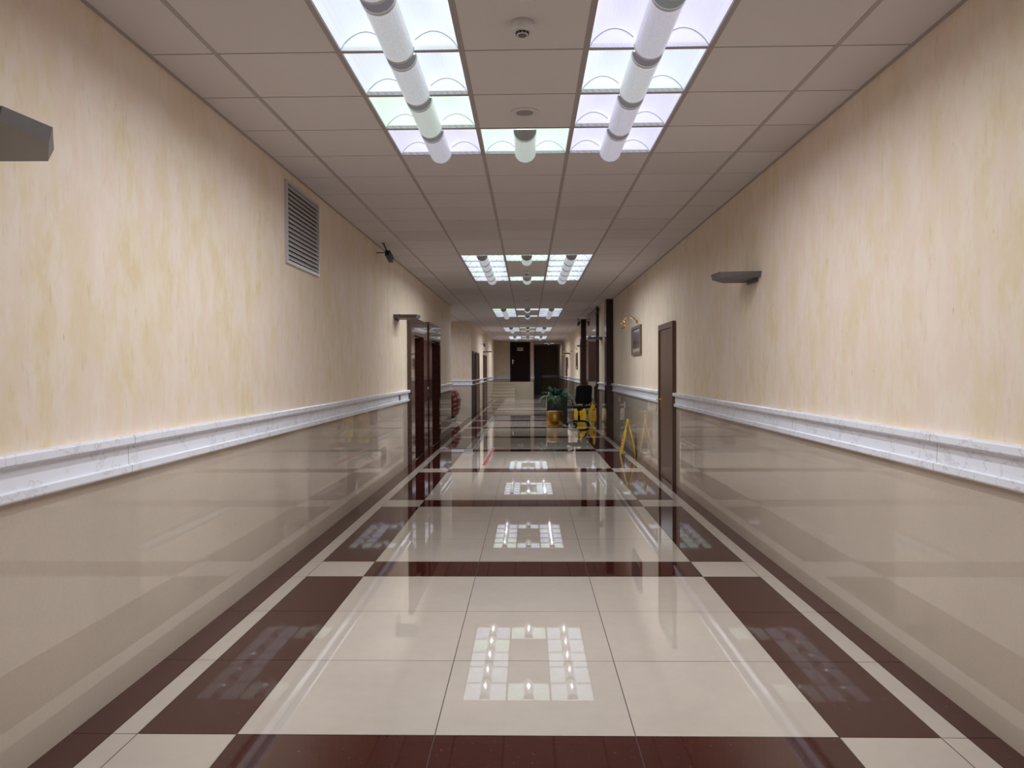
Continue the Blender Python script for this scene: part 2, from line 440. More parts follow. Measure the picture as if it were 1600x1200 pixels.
def make_light(kind):
    mo, mk, mt = LM[kind]
    root = empty('ceiling_light', (0, 0, 0), 'x', 'ceiling light')
    s = 0.287
    f = MB()                                    # frame lip and housing
    for (a, b, c, d) in ((-0.3, 0.3, -0.3, -s), (-0.3, 0.3, s, 0.3), (-0.3, -s, -s, s), (s, 0.3, -s, s)):
        f.box(a, b, c, d, -0.002, 0.02, M_LFRAME)
    f.box(-s - .004, -s, -s, s, 0.0, 0.12, M_LFRAME); f.box(s, s + .004, -s, s, 0.0, 0.12, M_LFRAME)
    f.box(-s, s, -s, s, 0.12, 0.125, M_LFRAME)
    f.build('frame', root)
    r = MB()                                    # two vaults
    prof = []
    for side in (-1, 1):
        pr = []
        for i in range(13):
            tt = i / 12; x = s - (s - 0.055) * tt
            z = 0.002 + 0.098 * math.sin(PI * min(1, tt * 0.86 + 0.0)) ** 0.75 if tt > 0 else 0.002
            pr.append((side * x, z))
        for (p, q) in zip(pr, pr[1:]):
            r.face([(p[0], -s, p[1]), (q[0], -s, q[1]), (q[0], s, q[1]), (p[0], s, p[1])], mo, True)
        # end plates (a few millimetres inside the vault end, so its arch reads as a line)
        for y in (-s, s):
            pts = [(p[0], y, p[1]) for p in pr] + [(side * 0.055, y, 0.0)]
            r.face(pts, mo)
    r.face([(-0.055, -s, 0.045), (0.055, -s, 0.045), (0.055, s, 0.045), (-0.055, s, 0.045)], mo)
    r.build('reflector', root, fix=False)
    # dark seam along each arch
    for side in (-1, 1):
        sm = MB()
        pts = []
        for i in range(13):
            tt = i / 12; x = s - (s - 0.075) * tt
            z = 0.001 + 0.088 * math.sin(PI * min(1, tt * 0.86)) ** 0.75 if tt > 0 else 0.001
            pts.append((side * x, s - 0.004, z))
        sm.tube(pts, 0.002, M_BEND, 5).build('seam', root)
    b = MB()                                    # perforated basket under the tubes
    n = 14; R = 0.074; L = 0.262
    ring = [(R * math.cos(PI + PI * k / n), R * math.sin(PI + PI * k / n)) for k in range(n + 1)]
    for (p, q) in zip(ring, ring[1:]):
        b.face([(p[0], -L, p[1]), (q[0], -L, q[1]), (q[0], L, q[1]), (p[0], L, p[1])], mk, True)
    for y, e in ((-L, -1), (L, 1)):
        if e < 0: b.face([(x, y, z) for x, z in ring], M_BEND)
        else:
            prev = ring
            for q_ in range(1, 5):
                a_ = q_ / 4 * PI / 2; nx_ = [(p[0] * math.cos(a_), p[1] * math.cos(a_)) for p in ring]
                for i_ in range(n):
                    b.face([(prev[i_][0], y + 0.02 * math.sin((q_ - 1) / 4 * PI / 2), prev[i_][1]), (prev[i_ + 1][0], y + 0.02 * math.sin((q_ - 1) / 4 * PI / 2), prev[i_ + 1][1]),
                            (nx_[i_ + 1][0], y + 0.02 * math.sin(a_), nx_[i_ + 1][1]), (nx_[i_][0], y + 0.02 * math.sin(a_), nx_[i_][1])], mk, True)
                prev = nx_
        # end collar
        ro = [(p[0] * 1.03, p[1] * 1.03) for p in ring]
        for (p, q) in zip(ro, ro[1:]):
            b.face([(p[0], y, p[1]), (q[0], y, q[1]), (q[0], y - e * 0.022, q[1]), (p[0], y - e * 0.022, p[1])], M_WHITE, True)
    b.build('basket', root, fix=False)
    for x in (-0.03, 0.03):
        MB().tube([(x, -0.25, 0.012), (x, 0.25, 0.012)], 0.012, mt, 8).build('lamp_tube', root)
    ld = bpy.data.lights.new('lamp_' + kind, 'AREA'); ld.shape = 'DISK'; ld.size = 0.005; ld.energy = ADDED_DISC_W; ld.spread = math.radians(172)  # extra disc light added below the basket to brighten the corridor
    tc = TINTS[kind]; ld.color = tuple(0.35 + 0.65 * v for v in tc)
    lo = bpy.data.objects.new('lamp', ld); COL.objects.link(lo); lo.parent = root; lo.location = (0, 0, -0.080)  # holds the added disc light, not a part of the fitting
    return root
protos = {}
ORD = ['first', 'second', 'third', 'fourth', 'fifth']
COLN = {-1: 'left row', 0: 'middle', 1: 'right row'}
tint_of = {(1, -1, 1): 'cool', (1, -1, 2): 'cool', (1, -1, 3): 'green', (1, -1, 4): 'violet', (1, 0, 4): 'green', (1, 1, 1): 'violet', (1, 1, 2): 'cool', (1, 1, 3): 'violet', (1, 1, 4): 'violet', (1, 0, 0): 'green'}
for (c, r), (ri, cc, rr) in sorted(cells.items(), key=lambda k: k[1]):
    tint = tint_of.get((ri, cc, rr)) or random.Random(c * 77 + r * 13).choice(['cool', 'cool', 'violet', 'green'])
    if tint not in protos:
        o = protos[tint] = make_light(tint)
    else:
        o = copy_tree(protos[tint])
    o.location = (TX0 + (c + 0.5) * T, TY0 + (r + 0.5) * T, H)
    if ri == 9:
        tag(o, 'single square ceiling light before the dark passage beyond the far door', 'ceiling light')
    elif ri == 10:
        tag(o, 'square ceiling light over the side lobby, %s and %s the armchair corner' % (['nearer', 'farther'][rr], ['away from', 'close to'][cc]), 'ceiling light', 'ceiling lights in the side lobby')
    else:
        bank = RINGS[ri][1]
        if cc == 0: lab = 'square recessed light between the rows at the %s end of the %s' % ('near' if rr == 0 else 'far', bank)
        else: lab = 'basket ceiling light, %s of the %s, %s from the near end' % (COLN[cc], bank, ORD[rr])
        tag(o, lab, 'ceiling light', 'ceiling lights in the ' + bank)

# ------------------------------------------------------------------ walls
Z0R, Z1R = 0.995, 1.168                    # marble rail
def wall_box(mb, x0, x1, y0, y1, z0, z1, axis, lo=M_WTILE, up=M_PAPER):
    zs = sorted({z0, z1, *([1.08] if z0 < 1.08 < z1 else [])})
    for a, b in zip(zs, zs[1:]):
        mb.box(x0, x1, y0, y1, a, b, lo if b <= 1.081 else up)
def long_wall(name, x_in, x_out, y0, y1, holes, label):
    mb = MB(); x0, x1 = min(x_in, x_out), max(x_in, x_out)
    y = y0
    for (a, b, zt) in holes:
        wall_box(mb, x0, x1, y, a, 0, H + 0.2, 'x'); wall_box(mb, x0, x1, a, b, zt, H + 0.2, 'x'); y = b
    wall_box(mb, x0, x1, y, y1, 0, H + 0.2, 'x')
    return tag(mb.build(name, fix=False), label, 'wall', kind='structure')
LIFTS = [(11.8, 13.68, 12.16, 13.22, 2.02, 2.30), (13.92, 15.72, 14.32, 15.50, 2.02, 2.34)]
long_wall('wall_left', XL, XL - 0.25, YB, 18.5, [(l[2], l[3], l[4]) for l in LIFTS], 'left wall, yellow beige paper above polished beige tile')
tag(MB().box(0, 0, 0, 0, 0, 0, M_PAPER).build('tmp'), 'x', 'x'); bpy.data.objects.remove(bpy.data.objects['tmp'])
def simple_wall(name, b, label, lo=M_WTILE, up=M_PAPER):
    mb = MB(); wall_box(mb, *b, 0, H + 0.2, 'x', lo, up); return tag(mb.build(name, fix=False), label, 'wall', kind='structure')
XFL = -1.787
simple_wall('wall_left_lobby', (-5.2, XL - 0.25, 18.25, 18.5), 'return wall at the near side of the left lobby')
simple_wall('wall_lobby_end', (-5.2, -5.1, 18.5, 24.2), 'end wall of the left lobby')
simple_wall('wall_left_far', (-5.1, XFL, 24.2, 24.45), 'beige wall face beyond the armchair, facing the viewer')
simple_wall('wall_left_back', (XFL - 0.25, XFL, 24.45, 42.2), 'far length of the left wall with brown doors')
simple_wall('wall_end', (XFL, 0.30, 42.0, 42.2), 'end wall with the raised dark door')
simple_wall('wall_passage_left', (0.10, 0.30, 42.2, YEND), 'left wall of the dark passage')
simple_wall('wall_passage_end', (0.30, 2.1, YEND - 0.2, YEND), 'wall at the end of the passage, shade painted into its brown', M_ROOMDK, M_ROOMDK)
simple_wall('wall_behind', (-2.1, 2.1, YB - 0.2, YB), 'wall behind the viewpoint')
long_wall('wall_right', XR, XR + 0.25, YB, 17.0, [], 'right wall, yellow beige paper above polished beige tile')
simple_wall('wall_right_far', (1.86, 2.1, 17.0, 46.8), 'far length of the right wall')
simple_wall('wall_right_passage', (1.86, 2.1, 46.8, YEND), 'right wall of the dark passage')
simple_wall('wall_right_niche', (1.73, 1.86, 17.28, 19.05), 'short papered wall between the dark piers')

# rails (marble dado)
def rail(x_face, side, y0, y1, idx, label, xf=None):
    # side=+1: wall on the left, rail grows to +x ; profile (d, z)
    P = [(0, 0.995), (0.030, 0.995), (0.034, 1.002), (0.034, 1.030), (0.018, 1.034), (0.016, 1.118), (0.020, 1.122), (0.046, 1.126), (0.050, 1.132), (0.050, 1.160), (0.044, 1.168), (0, 1.168)]
    mb = MB()
    if xf is None: mb.prism([(x_face + side * d, z) for d, z in P], 'y', y0, y1, M_MARBLE)
    else: mb.prism([(x_face - d, z) for d, z in P], 'x', y0, y1, M_MARBLE)   # face towards -y, x from y0 to y1
    return tag(mb.build('trim_%d' % idx), label, 'marble rail', kind='structure')
rail(XL, 1, YB, 11.79, 1, 'white marble dado rail on the near left wall')
rail(XL, 1, 13.69, 13.91, 2, 'short marble rail piece between the two lift portals')
rail(XL, 1, 15.73, 18.5, 3, 'marble rail right of the second lift portal')
rail(24.2, 1, -5.0, XFL + 0.03, 4, 'marble rail on the wall face behind the armchair', xf=1)
rail(XFL, 1, 24.2, 42, 5, 'marble rail on the far left wall')
rail(42.0, 1, XFL, -0.98, 6, 'marble rail left of the raised dark door', xf=1)
rail(42.0, 1, 0.12, 0.32, 7, 'marble rail right of the raised dark door', xf=1)
rail(XR, -1, YB, 9.70, 8, 'white marble dado rail on the near right wall')
rail(XR, -1, 10.82, 16.9, 9, 'marble rail between the brown door and the dark pier')
rail(1.73, -1, 17.28, 18.9, 10, 'short marble rail piece between the two dark piers')
rail(1.86, -1, 24.0, 44.2, 11, 'marble rail on the far right wall')
rail(YEND - 0.2, 1, 0.3, 1.86, 12, 'marble rail on the dark passage end wall', xf=1)

# ------------------------------------------------------------------ lift portals (left)
for i, (a, b, c, d, zo, zt) in enumerate(LIFTS):
    root = empty('door_%d' % (i + 1), (XL, (a + b) / 2, 0), ['nearer lift portal with polished dark red surround', 'farther lift portal with polished dark red surround'][i], 'lift door', kind='structure')
    ym = (a + b) / 2; P = 0.065
    s = MB()
    for (y0, y1, z0, z1) in ((a, c, 0, zt), (d, b, 0, zt), (c, d, zo, zt)):
        s.box(0.0, P, y0 - ym, y1 - ym, z0, z1, M_SURR)
    # side edge strip, brown
    s.box(-0.14, 0.0, c - ym - 0.001, c - ym + 0.012, 0, zo, M_SURR); s.box(-0.14, 0, d - ym - 0.012, d - ym, 0, zo, M_SURR)
    s.build('surround', root)
    for (y0, y1) in ((c, (c + d) / 2 - 0.003), ((c + d) / 2 + 0.003, d)):
        MB().box(-0.16, -0.14, y0 - ym, y1 - ym, 0.0, zo, M_LIFT).build('door_panel', root)
    MB().box(-0.16, 0.0, c - ym, d - ym, 0, 0.012, M_CHROME).build('threshold', root)
cp_ = empty('door_call_panel', (XL, 13.80, 0), 'small steel call plate between the two lift portals above the rail', 'call panel')
MB().box(0, 0.012, -0.05, 0.05, 1.20, 1.42, M_CHROME).build('plate', cp_)
MB().tube([(0.012, 0, 1.30), (0.018, 0, 1.30)], 0.014, M_WHITE, 12).build('button', cp_)
cp_.name = 'call_panel'

# ------------------------------------------------------------------ right piers and mirror
tag(MB().box(1.70, 1.90, 16.9, 17.28, 0, H, M_PIER).build('pier'), 'dark red polished pier, nearest the viewer on the right', 'pier', 'dark piers on the right wall', 'structure')
tag(MB().box(1.66, 1.88, 18.95, 19.25, 0, H - 0.02, M_PIER).build('pier'), 'dark red polished pier just before the tinted mirror panel', 'pier', 'dark piers on the right wall', 'structure')
tag(MB().box(1.60, 1.88, 23.5, 24.0, 0, H - 0.02, M_PIER).build('pier'), 'dark red polished pier beyond the office chair', 'pier', 'dark piers on the right wall', 'structure')
mr = MB().box(1.68, 1.70, 19.25, 22.45, 0.0, H - 0.02, M_MIRROR)
tag(mr.build('polished_panel'), 'full height polished brown panel mirroring the office chair beside it', 'wall panel')
tag(MB().box(1.70, 1.88, 22.35, 22.5, 0.0, H - 0.02, M_PAPER).build('trim_20'), 'pale return strip at the far edge of the mirror', 'strip', kind='structure')

# ------------------------------------------------------------------ doors
def door_on_wall(name, x, side, y0, y1, zt, leaf, edge, label, handle_y=None, d=0.035, knob=M_BRASS):
    root = empty(name, (x, (y0 + y1) / 2, 0), label, 'door', kind='structure'); ym = (y0 + y1) / 2; a, b = y0 - ym, y1 - ym
    def bx(x0, x1): return (min(side * x0, side * x1), max(side * x0, side * x1))
    c = MB(); cw = 0.075
    for (p, q, z0, z1) in ((a, a + cw, 0, zt), (b - cw, b, 0, zt), (a + cw, b - cw, zt - cw, zt)):
        c.box(*bx(0, d), p, q, z0, z1, edge if edge is M_DOORE else leaf)
    c.box(*bx(0, d + .001), a - 0.012, a, 0, zt, edge)
    c.build('door_frame', root)
    MB().box(*bx(0.001, d - 0.014), a + cw + 0.004, b - cw - 0.004, 0.006, zt - cw - 0.004, leaf).build('door_leaf', root)
    if handle_y is not None:
        h = MB(); hy = handle_y - ym
        h.box(*bx(d - .014, d - .006), hy - 0.022, hy + 0.022, 0.93, 1.09, knob)
        h.tube([(side * (d - .006), hy, 1.05), (side * (d + 0.045), hy, 1.05)], 0.010, knob, 8)
        h.tube([(side * (d + 0.045), hy + 0.005, 1.05), (side * (d + 0.048), hy - 0.115, 1.05)], 0.009, knob, 8)
        h.build('door_handle', root)
    return root
d1 = door_on_wall('door_3', XR, -1, 9.74, 10.80, 2.07, M_DOOR, M_DOOR, 'brown door numbered 1 in the right wall', handle_y=10.64, d=0.045)
num = MB()                                              # brass figure 1
o_ = Vector((-0.034, 0, 0))
num.box(-0.036, -0.030, 0.005, 0.026, 1.79, 1.90, M_BRASS)
num.box(-0.036, -0.030, -0.012, 0.043, 1.785, 1.80, M_BRASS)
num.prism([(0.026, 1.90), (0.048, 1.872), (0.048, 1.862), (0.026, 1.876)], 'x', -0.036, -0.030, M_BRASS)
num.build('number', d1)
door_on_wall('door_4', XFL, 1, 24.5, 25.55, 2.08, M_DOOR3, M_DOORE, 'dark door nearest the beige corner in the far left wall', handle_y=25.4)
door_on_wall('door_5', XFL, 1, 26.05, 27.75, 2.08, M_DOOR2, M_DOORE, 'wide reddish brown door, second in the far left wall', handle_y=27.5)
door_on_wall('door_6', XFL, 1, 30.5, 32.7, 2.08, M_DOOR2, M_DOORE, 'reddish brown door below the far left wall lamp', handle_y=32.5)
door_on_wall('door_7', 1.86, -1, 36.8, 37.9, 2.08, M_DOOR2, M_DOORE, 'brown door far along the right wall', handle_y=37.7)
# raised end door with plate
ed = empty('door_8', (-0.44, 42.0, 0.872), 'tall dark mahogany door above the steps at the corridor end', 'door', kind='structure')
f = MB(); f.box(-0.54, -0.47, -0.05, 0, 0, 2.13, M_DOOR3); f.box(0.47, 0.54, -0.05, 0, 0, 2.13, M_DOOR3); f.box(-0.47, 0.47, -0.05, 0, 2.05, 2.13, M_DOOR3); f.build('door_frame', ed)
MB().box(-0.466, 0.466, -0.035, 0, 0.004, 2.046, M_DOOR3).build('door_leaf', ed)
pl = MB().box(-0.16, 0.16, -0.045, -0.036, 1.65, 1.83, M_OFFW).build('number_plate', ed)
mk_ = MB()
for x_ in (-0.085, -0.005, 0.075): mk_.box(x_ - 0.012, x_ + 0.012, -0.047, -0.045, 1.69, 1.79, M_BROWNP)
mk_.build('plate_marks', ed)
hd = MB(); hd.box(-0.43, -0.38, -0.043, -0.034, 0.95, 1.18, M_CHROME); hd.tube([(-0.405, -0.04, 1.12), (-0.405, -0.09, 1.12), (-0.29, -0.095, 1.12)], 0.014, M_CHROME, 8); hd.ball((-0.405, -0.05, 1.0), (.025, .02, .025), M_CHROME); hd.build('door_handle', ed)

# podium and steps
tag(MB().box(XFL + 0.002, 0.26, 40.0, 41.998, 0, 0.87, M_STEP).build('trim_21'), 'beige raised landing in front of the dark end door', 'landing', kind='structure')
st = MB()
for k in range(5):
    st.box(XFL + 0.002, -0.68, 38.6 + k * 0.28, 40.0, k * 0.145, (k + 1) * 0.145, M_STEP)
    st.box(XFL + 0.002, -0.68, 38.585 + k * 0.28, 38.615 + k * 0.28, (k + 1) * 0.145, (k + 1) * 0.145 + 0.012, mat('step_nosing', (0.30, 0.24, 0.18), 0.3) if k == 0 else bpy.data.materials['step_nosing'])
tag(st.build('trim_22'), 'flight of five low beige steps up to the landing', 'steps', kind='structure')

# ------------------------------------------------------------------ air vent (left)
v = empty('air_vent', (XL, 6.33, 2.605), 'grey louvred air grille high on the left wall', 'air vent')
hw, hh = 0.455, 0.318
fr = MB()
for (a, b, c, d) in ((-hw, hw, -hh, -hh + 0.024), (-hw, hw, hh - 0.024, hh), (-hw, -hw + 0.024, -hh + 0.024, hh - 0.024), (hw - 0.024, hw, -hh + 0.024, hh - 0.024)):
    fr.box(0, 0.022, a, b, c, d, M_VENT)
fr.build('frame', v)
MB().box(0.0005, 0.002, -hw + 0.03, hw - 0.03, -hh + 0.03, hh - 0.03, M_VENTB).build('backing', v)
ns = 16
for k in range(ns):
    z = -hh + 0.030 + (2 * hh - 0.06) * (k + 0.5) / ns
    P = [(0.002, z + 0.014), (0.018, z - 0.014), (0.023, z - 0.014), (0.023, z - 0.009), (0.006, z + 0.018)]
    MB().prism(P, 'y', -hw + 0.0245, hw - 0.0245, M_VENT).build('slat', v)

# ------------------------------------------------------------------ sconces
def sconce(x, side, y, z, label, group='grey wedge wall lamps'):
    # side: +1 projects to +x
    root = empty('wall_lamp', (x, y, z), label, 'wall lamp', group)
    P = [(0.0, 0.0), (0.32, 0.04), (0.345, 0.24), (0.20, 0.48), (0.0, 0.46)]
    b = MB(); n = len(P)
    top = [(side * p[0], p[1], 0.0) for p in P]; inn = [(side * max(0.0, p[0] - 0.012 if p[0] > 0 else 0), min(max(p[1], 0.02), 0.465), -0.045) for p in P]
    for i in range(n):
        j = (i + 1) % n; b.face([top[i], top[j], inn[j], inn[i]], M_SCONCE)
    b.face(inn, M_SCONCE)
    b.face([(side * p[0] * 0.94, 0.02 + p[1] * 0.93, -0.012) for p in P], M_SCONCE2)
    b.build('shade', root)
    MB().box(min(side * 0.0, side * 0.02), max(0, side * 0.02), 0.10, 0.36, -0.075, -0.04, M_SCONCE).build('wall_plate', root)
    MB().tube([(side * 0.07, 0.08, 0.004), (side * 0.07, 0.38, 0.004)], 0.012, M_WHITE, 8).build('lamp_tube', root)
    return root
sconce(XL, 1, 2.2, 2.235, 'grey wedge wall lamp cut off by the left picture edge')
sconce(XL, 1, 10.6, 2.235, 'grey wedge wall lamp on the left wall beside the nearer lift')
sconce(XR, -1, 6.17, 2.235, 'grey wedge wall lamp on the near right wall, above the bare rail')
sconce(1.73, -1, 18.1, 2.235, 'grey wedge wall lamp on the short wall between the dark piers')
sconce(1.86, -1, 24.02, 2.235, 'grey wedge wall lamp just beyond the last dark pier')
sconce(1.86, -1, 34.5, 2.235, 'farthest grey wedge wall lamp on the right wall')
sconce(XFL, 1, 30.6, 2.235, 'grey wedge wall lamp above the doors of the far left wall')

# ------------------------------------------------------------------ smoke detectors, speakers
def detector(x, y, label):
    root = empty('smoke_detector', (x, y, H), label, 'smoke detector', 'smoke detectors')
    MB().lathe([(0.050, 0), (0.052, -0.004), (0.051, -0.030), (0.046, -0.040), (0.028, -0.044)], M_WHITE).build('housing', root)
    r = MB()
    for k in range(10):
        A = Matrix.Rotation(2 * PI * k / 10, 4, 'Z'); r.box(0.0265, 0.030, -0.006, 0.006, -0.053, -0.044, M_BLACK, A)
    r.build('slots', root)
    MB().lathe([(0.0262, -0.044), (0.0262, -0.054), (0.024, -0.056)], M_WHITE, n=24).build('chamber', root)
    MB().lathe([(0.019, -0.056), (0.018, -0.060), (0.010, -0.061)], M_BROWNP, n=24).build('cap', root)
for y, l in ((3.47, 'white smoke detector between the near ceiling light rows'), (12.1, 'smoke detector inside the second bank of ceiling lights'), (28.9, 'small smoke detector inside the fourth bank of lights'), (35.9, 'smoke detector inside the farthest bank of lights')):
    detector(-0.02, y, l)
def speaker(x, y, label):
    root = empty('ceiling_speaker', (x, y, H), label, 'ceiling speaker', 'round ceiling speakers')
    MB().lathe([(0.083, 0), (0.084, -0.004), (0.080, -0.010), (0.066, -0.011), (0.064, -0.006)], M_WHITE).build('rim', root)
    MB().lathe([(0.064, -0.005), (0.05, -0.0062), (0.02, -0.0066)], M_GRILLE).build('grille', root)
for y, l in ((4.66, 'round white ceiling speaker before the nearest middle light'), (17.05, 'round ceiling speaker beyond the second bank of lights'), (25.0, 'round ceiling speaker beyond the third bank of lights')):
    speaker(-0.015, y, l)

# ------------------------------------------------------------------ surveillance cameras
def cctv(x, y, side, label, sc=1.0):
    root = empty('security_camera', (x, y, H), label, 'security camera', 'security cameras')
    a = MB(); a.lathe([(0.022, 0), (0.022, -0.006)], M_BLACK, n=16); a.tube([(0, 0, -0.004), (0.02, 0.06, -0.06), (0.03, 0.10, -0.105)], 0.008, M_BLACK, 8)
    a.tube([(-side * 0.0, 0.10, -0.10), (-side * 0.10, 0.08, -0.105)], 0.006, M_BLACK, 8)
    a.build('bracket', root)
    D = Matrix.Translation((0.035, 0.10, -0.12)) @ Matrix.Rotation(-0.35 * side * 0.3, 4, 'Z') @ Matrix.Rotation(-0.38, 4, 'X')
    MB().rbox(-0.028, 0.028, -0.03, 0.16, -0.028, 0.028, 0.008, M_BROWNP if sc < 0 else M_BLACK, D).build('body', root)
    MB().box(-0.035, 0.035, -0.04, 0.18, 0.029, 0.034, M_SCONCE2, D).build('hood', root)
    MB().tube([(0, 0.16, 0), (0, 0.195, 0)], 0.021, M_CHROME, 14, M=D).build('lens', root)
    return root
cctv(-1.745, 9.33, 1, 'dark security camera at the ceiling above the left wall')
cctv(1.64, 18.6, -1, 'dark security camera at the ceiling between the dark piers')
cctv(1.50, 23.3, -1, 'dark security camera at the ceiling beside the last dark pier')
cctv(-1.70, 28.8, 1, 'small security camera near the far left wall lamp').location.z = 2.55
bpy.data.objects['security_camera.003'].location.x = XFL + 0.1

# ------------------------------------------------------------------ pictures and picture lights
def picture(x, y0, y1, z0, z1, label, sc=0.05):
    root = empty('framed_picture', (x, (y0 + y1) / 2, (z0 + z1) / 2), label, 'picture', 'framed pictures on the right wall')
    w_, h_ = (y1 - y0) / 2, (z1 - z0) / 2; f = MB()
    for (a, b, c, d) in ((-w_, w_, -h_, -h_ + sc), (-w_, w_, h_ - sc, h_), (-w_, -w_ + sc, -h_ + sc, h_ - sc), (w_ - sc, w_, -h_ + sc, h_ - sc)):
        f.box(-0.035, 0, a, b, c, d, M_FRAME)
    f.build('frame', root)
    m_ = MB(); m_.box(-0.016, 0, -w_ + sc, w_ - sc, -h_ + sc, h_ - sc, M_MATB); m_.build('mount', root)
    MB().box(-0.018, -0.0165, -w_ + sc + 0.06, w_ - sc - 0.06, -h_ + sc + 0.06, h_ - sc - 0.02, M_PRINT).build('print', root)
    return root
picture(XR, 12.62, 13.68, 1.71, 2.20, 'framed dark landscape picture right of the brown door, under the brass lamp')
picture(1.86, 29.0, 29.9, 1.50, 2.12, 'farther framed picture along the right wall, nearer of two')
picture(1.86, 36.0, 36.7, 1.55, 2.05, 'farthest framed picture on the right wall')
def picture_lamp(x, y, z, label):
    root = empty('picture_light', (x, y, z), label, 'picture light', 'brass picture lights')
    MB().lathe([(0.001, 0), (0.035, 0.001), (0.038, 0.006), (0.022, 0.014), (0.008, 0.02)], M_BRASS, n=20, M=Matrix.Rotation(-PI / 2, 4, 'Y')).build('wall_rose', root)
    for s in (-1, 1):
        pts = []
        for i in range(13):
            t = i / 12; ang = PI * 0.95 * t
            pts.append((-0.02 - 0.21 * t, s * 0.20 * math.sin(PI * t * 0.5), 0.10 * math.sin(ang) - 0.01))
        MB().tube(pts, 0.006, M_BRASS, 8).build('arm', root)
        e = pts[-1]
        MB().tube([(e[0], e[1], e[2] + 0.01), (e[0] - 0.015, e[1], e[2] - 0.03), (e[0] + 0.01, e[1], e[2] - 0.075)], 0.012, M_BRASS, 10).build('joint', root)
    MB().tube([(-0.225, -0.26, -0.085), (-0.225, 0.26, -0.085)], 0.022, M_BRASS, 14).build('lamp_shade', root)
    sc = MB(); sc.tube([(-0.02, 0, 0.0), (-0.03, 0.02, 0.05), (-0.05, 0.0, 0.07), (-0.04, -0.03, 0.04), (-0.02, -0.03, -0.02)], 0.007, M_BRASS, 8); sc.build('scroll', root)
picture_lamp(XR, 13.15, 2.27, 'brass swan neck picture light above the nearest framed picture')
picture_lamp(1.86, 29.45, 2.26, 'brass picture light above the second framed picture')
picture_lamp(1.86, 36.35, 2.26, 'brass picture light above the farthest framed picture')

# ------------------------------------------------------------------ wall sockets
def plate(x, side, y, z, label, h_=0.045):
    root = empty('wall_socket', (x, y, z), label, 'wall socket', 'white wall plates')
    b = MB(); b.rbox(min(0, side * 0.01), max(0, side * 0.01), -0.045, 0.045, -h_, h_, 0.003, M_OFFW); b.build('cover', root)
    MB().tube([(side * 0.0095, 0, 0), (side * 0.0115, 0, 0)], 0.02, M_WHITE, 16).build('insert', root)
plate(XR, -1, 11.25, 0.90, 'white wall plate low on the tiles, just past the brown door')
plate(XR, -1, 15.7, 0.86, 'white wall plate on the right tiles before the dark pier')
plate(XR, -1, 14.9, 0.78, 'white wall plate on the right tiles above the folded yellow sign', 0.07)
s_ = MB(); s_.box(0.0, 0.012, -0.035, 0.035, -0.035, 0.035, M_SCONCE2)
tag(s_.build('rail_socket', loc=(XL + 0.018, 10.95, 1.075)), 'small grey socket set in the left marble rail before the lift', 'socket')

# ------------------------------------------------------------------ red tape
tp = MB(); tp.face([(-0.72, 11.86, 0.0012), (-0.665, 11.86, 0.0012), (-0.63, 14.6, 0.0012), (-0.685, 14.6, 0.0012)], M_TAPE)
for p in (1,): tp.prism([(-0.715, 11.86), (-0.665, 11.86), (-0.63, 14.6), (-0.68, 14.6)], 'z', 0.0001, 0.0015, M_TAPE)
tp2 = MB(); tp2.prism([(-0.715, 11.86), (-0.665, 11.86), (-0.63, 14.6), (-0.68, 14.6)], 'z', 0.0001, 0.0015, M_TAPE)
tag(tp2.build('floor_tape'), 'narrow red tape stripe stuck along the cream floor tiles', 'tape')

# ------------------------------------------------------------------ wet floor signs
def bottle_sign(z_top, wide):
    # half outline (x, z) of one leaf, narrow grip on top
    a = wide / 2
    return [(a * 0.78, 0.0), (a, 0.10), (a * 0.98, 0.30), (a * 0.80, 0.40), (0.040, z_top - 0.16), (0.036, z_top - 0.02), (0.025, z_top)]
def wet_sign(loc, rz, z_top, wide, spread, label):
    root = empty('wet_floor_sign', loc, label, 'floor sign', 'yellow folding floor signs', rz)
    hp = bottle_sign(z_top, wide)
    poly = hp + [(-x, z) for x, z in hp[::-1]]
    for s in (-1, 1):
        ang = math.atan2(spread / 2, z_top); Rm = Matrix.Translation((0, 0, z_top * math.cos(ang))) @ Matrix.Rotation(s * ang, 4, 'X') @ Matrix.Translation((0, 0, -z_top))
        MB().prism(poly, 'y', -0.007, 0.007, M_YELLOW, Rm).build('leaf', root)
        y = -0.0085 * 1.0 * s if False else (0.0085 if s > 0 else -0.0085)
        d = MB()
        y0, y1 = (0.007, 0.009) if s > 0 else (-0.009, -0.007)
        zb = 0.30 if z_top > 0.62 else 0.27
        d.prism([(-0.055, zb), (0.055, zb), (0.0, zb + 0.095)], 'y', y0, y1, M_RED, Rm)
        for k in range(3): d.box(-0.09 + 0.01 * k, 0.09 - 0.01 * k, y0, y1, 0.22 - 0.055 * k, 0.235 - 0.055 * k, M_RED, Rm)
        d.build('print', root)
    MB().tube([(-0.03, 0, z_top * 0.985), (0.03, 0, z_top * 0.985)], 0.012, M_YELLOW, 10).build('hinge', root)
    return root
wet_sign((1.70, 13.30, 0), PI / 2, 0.62, 0.26, 0.25, 'yellow folding floor sign seen edge on, just past the brown door')
wet_sign((1.48, 22.2, 0), 0.0, 0.68, 0.34, 0.24, 'yellow folding floor sign standing behind the office chair')

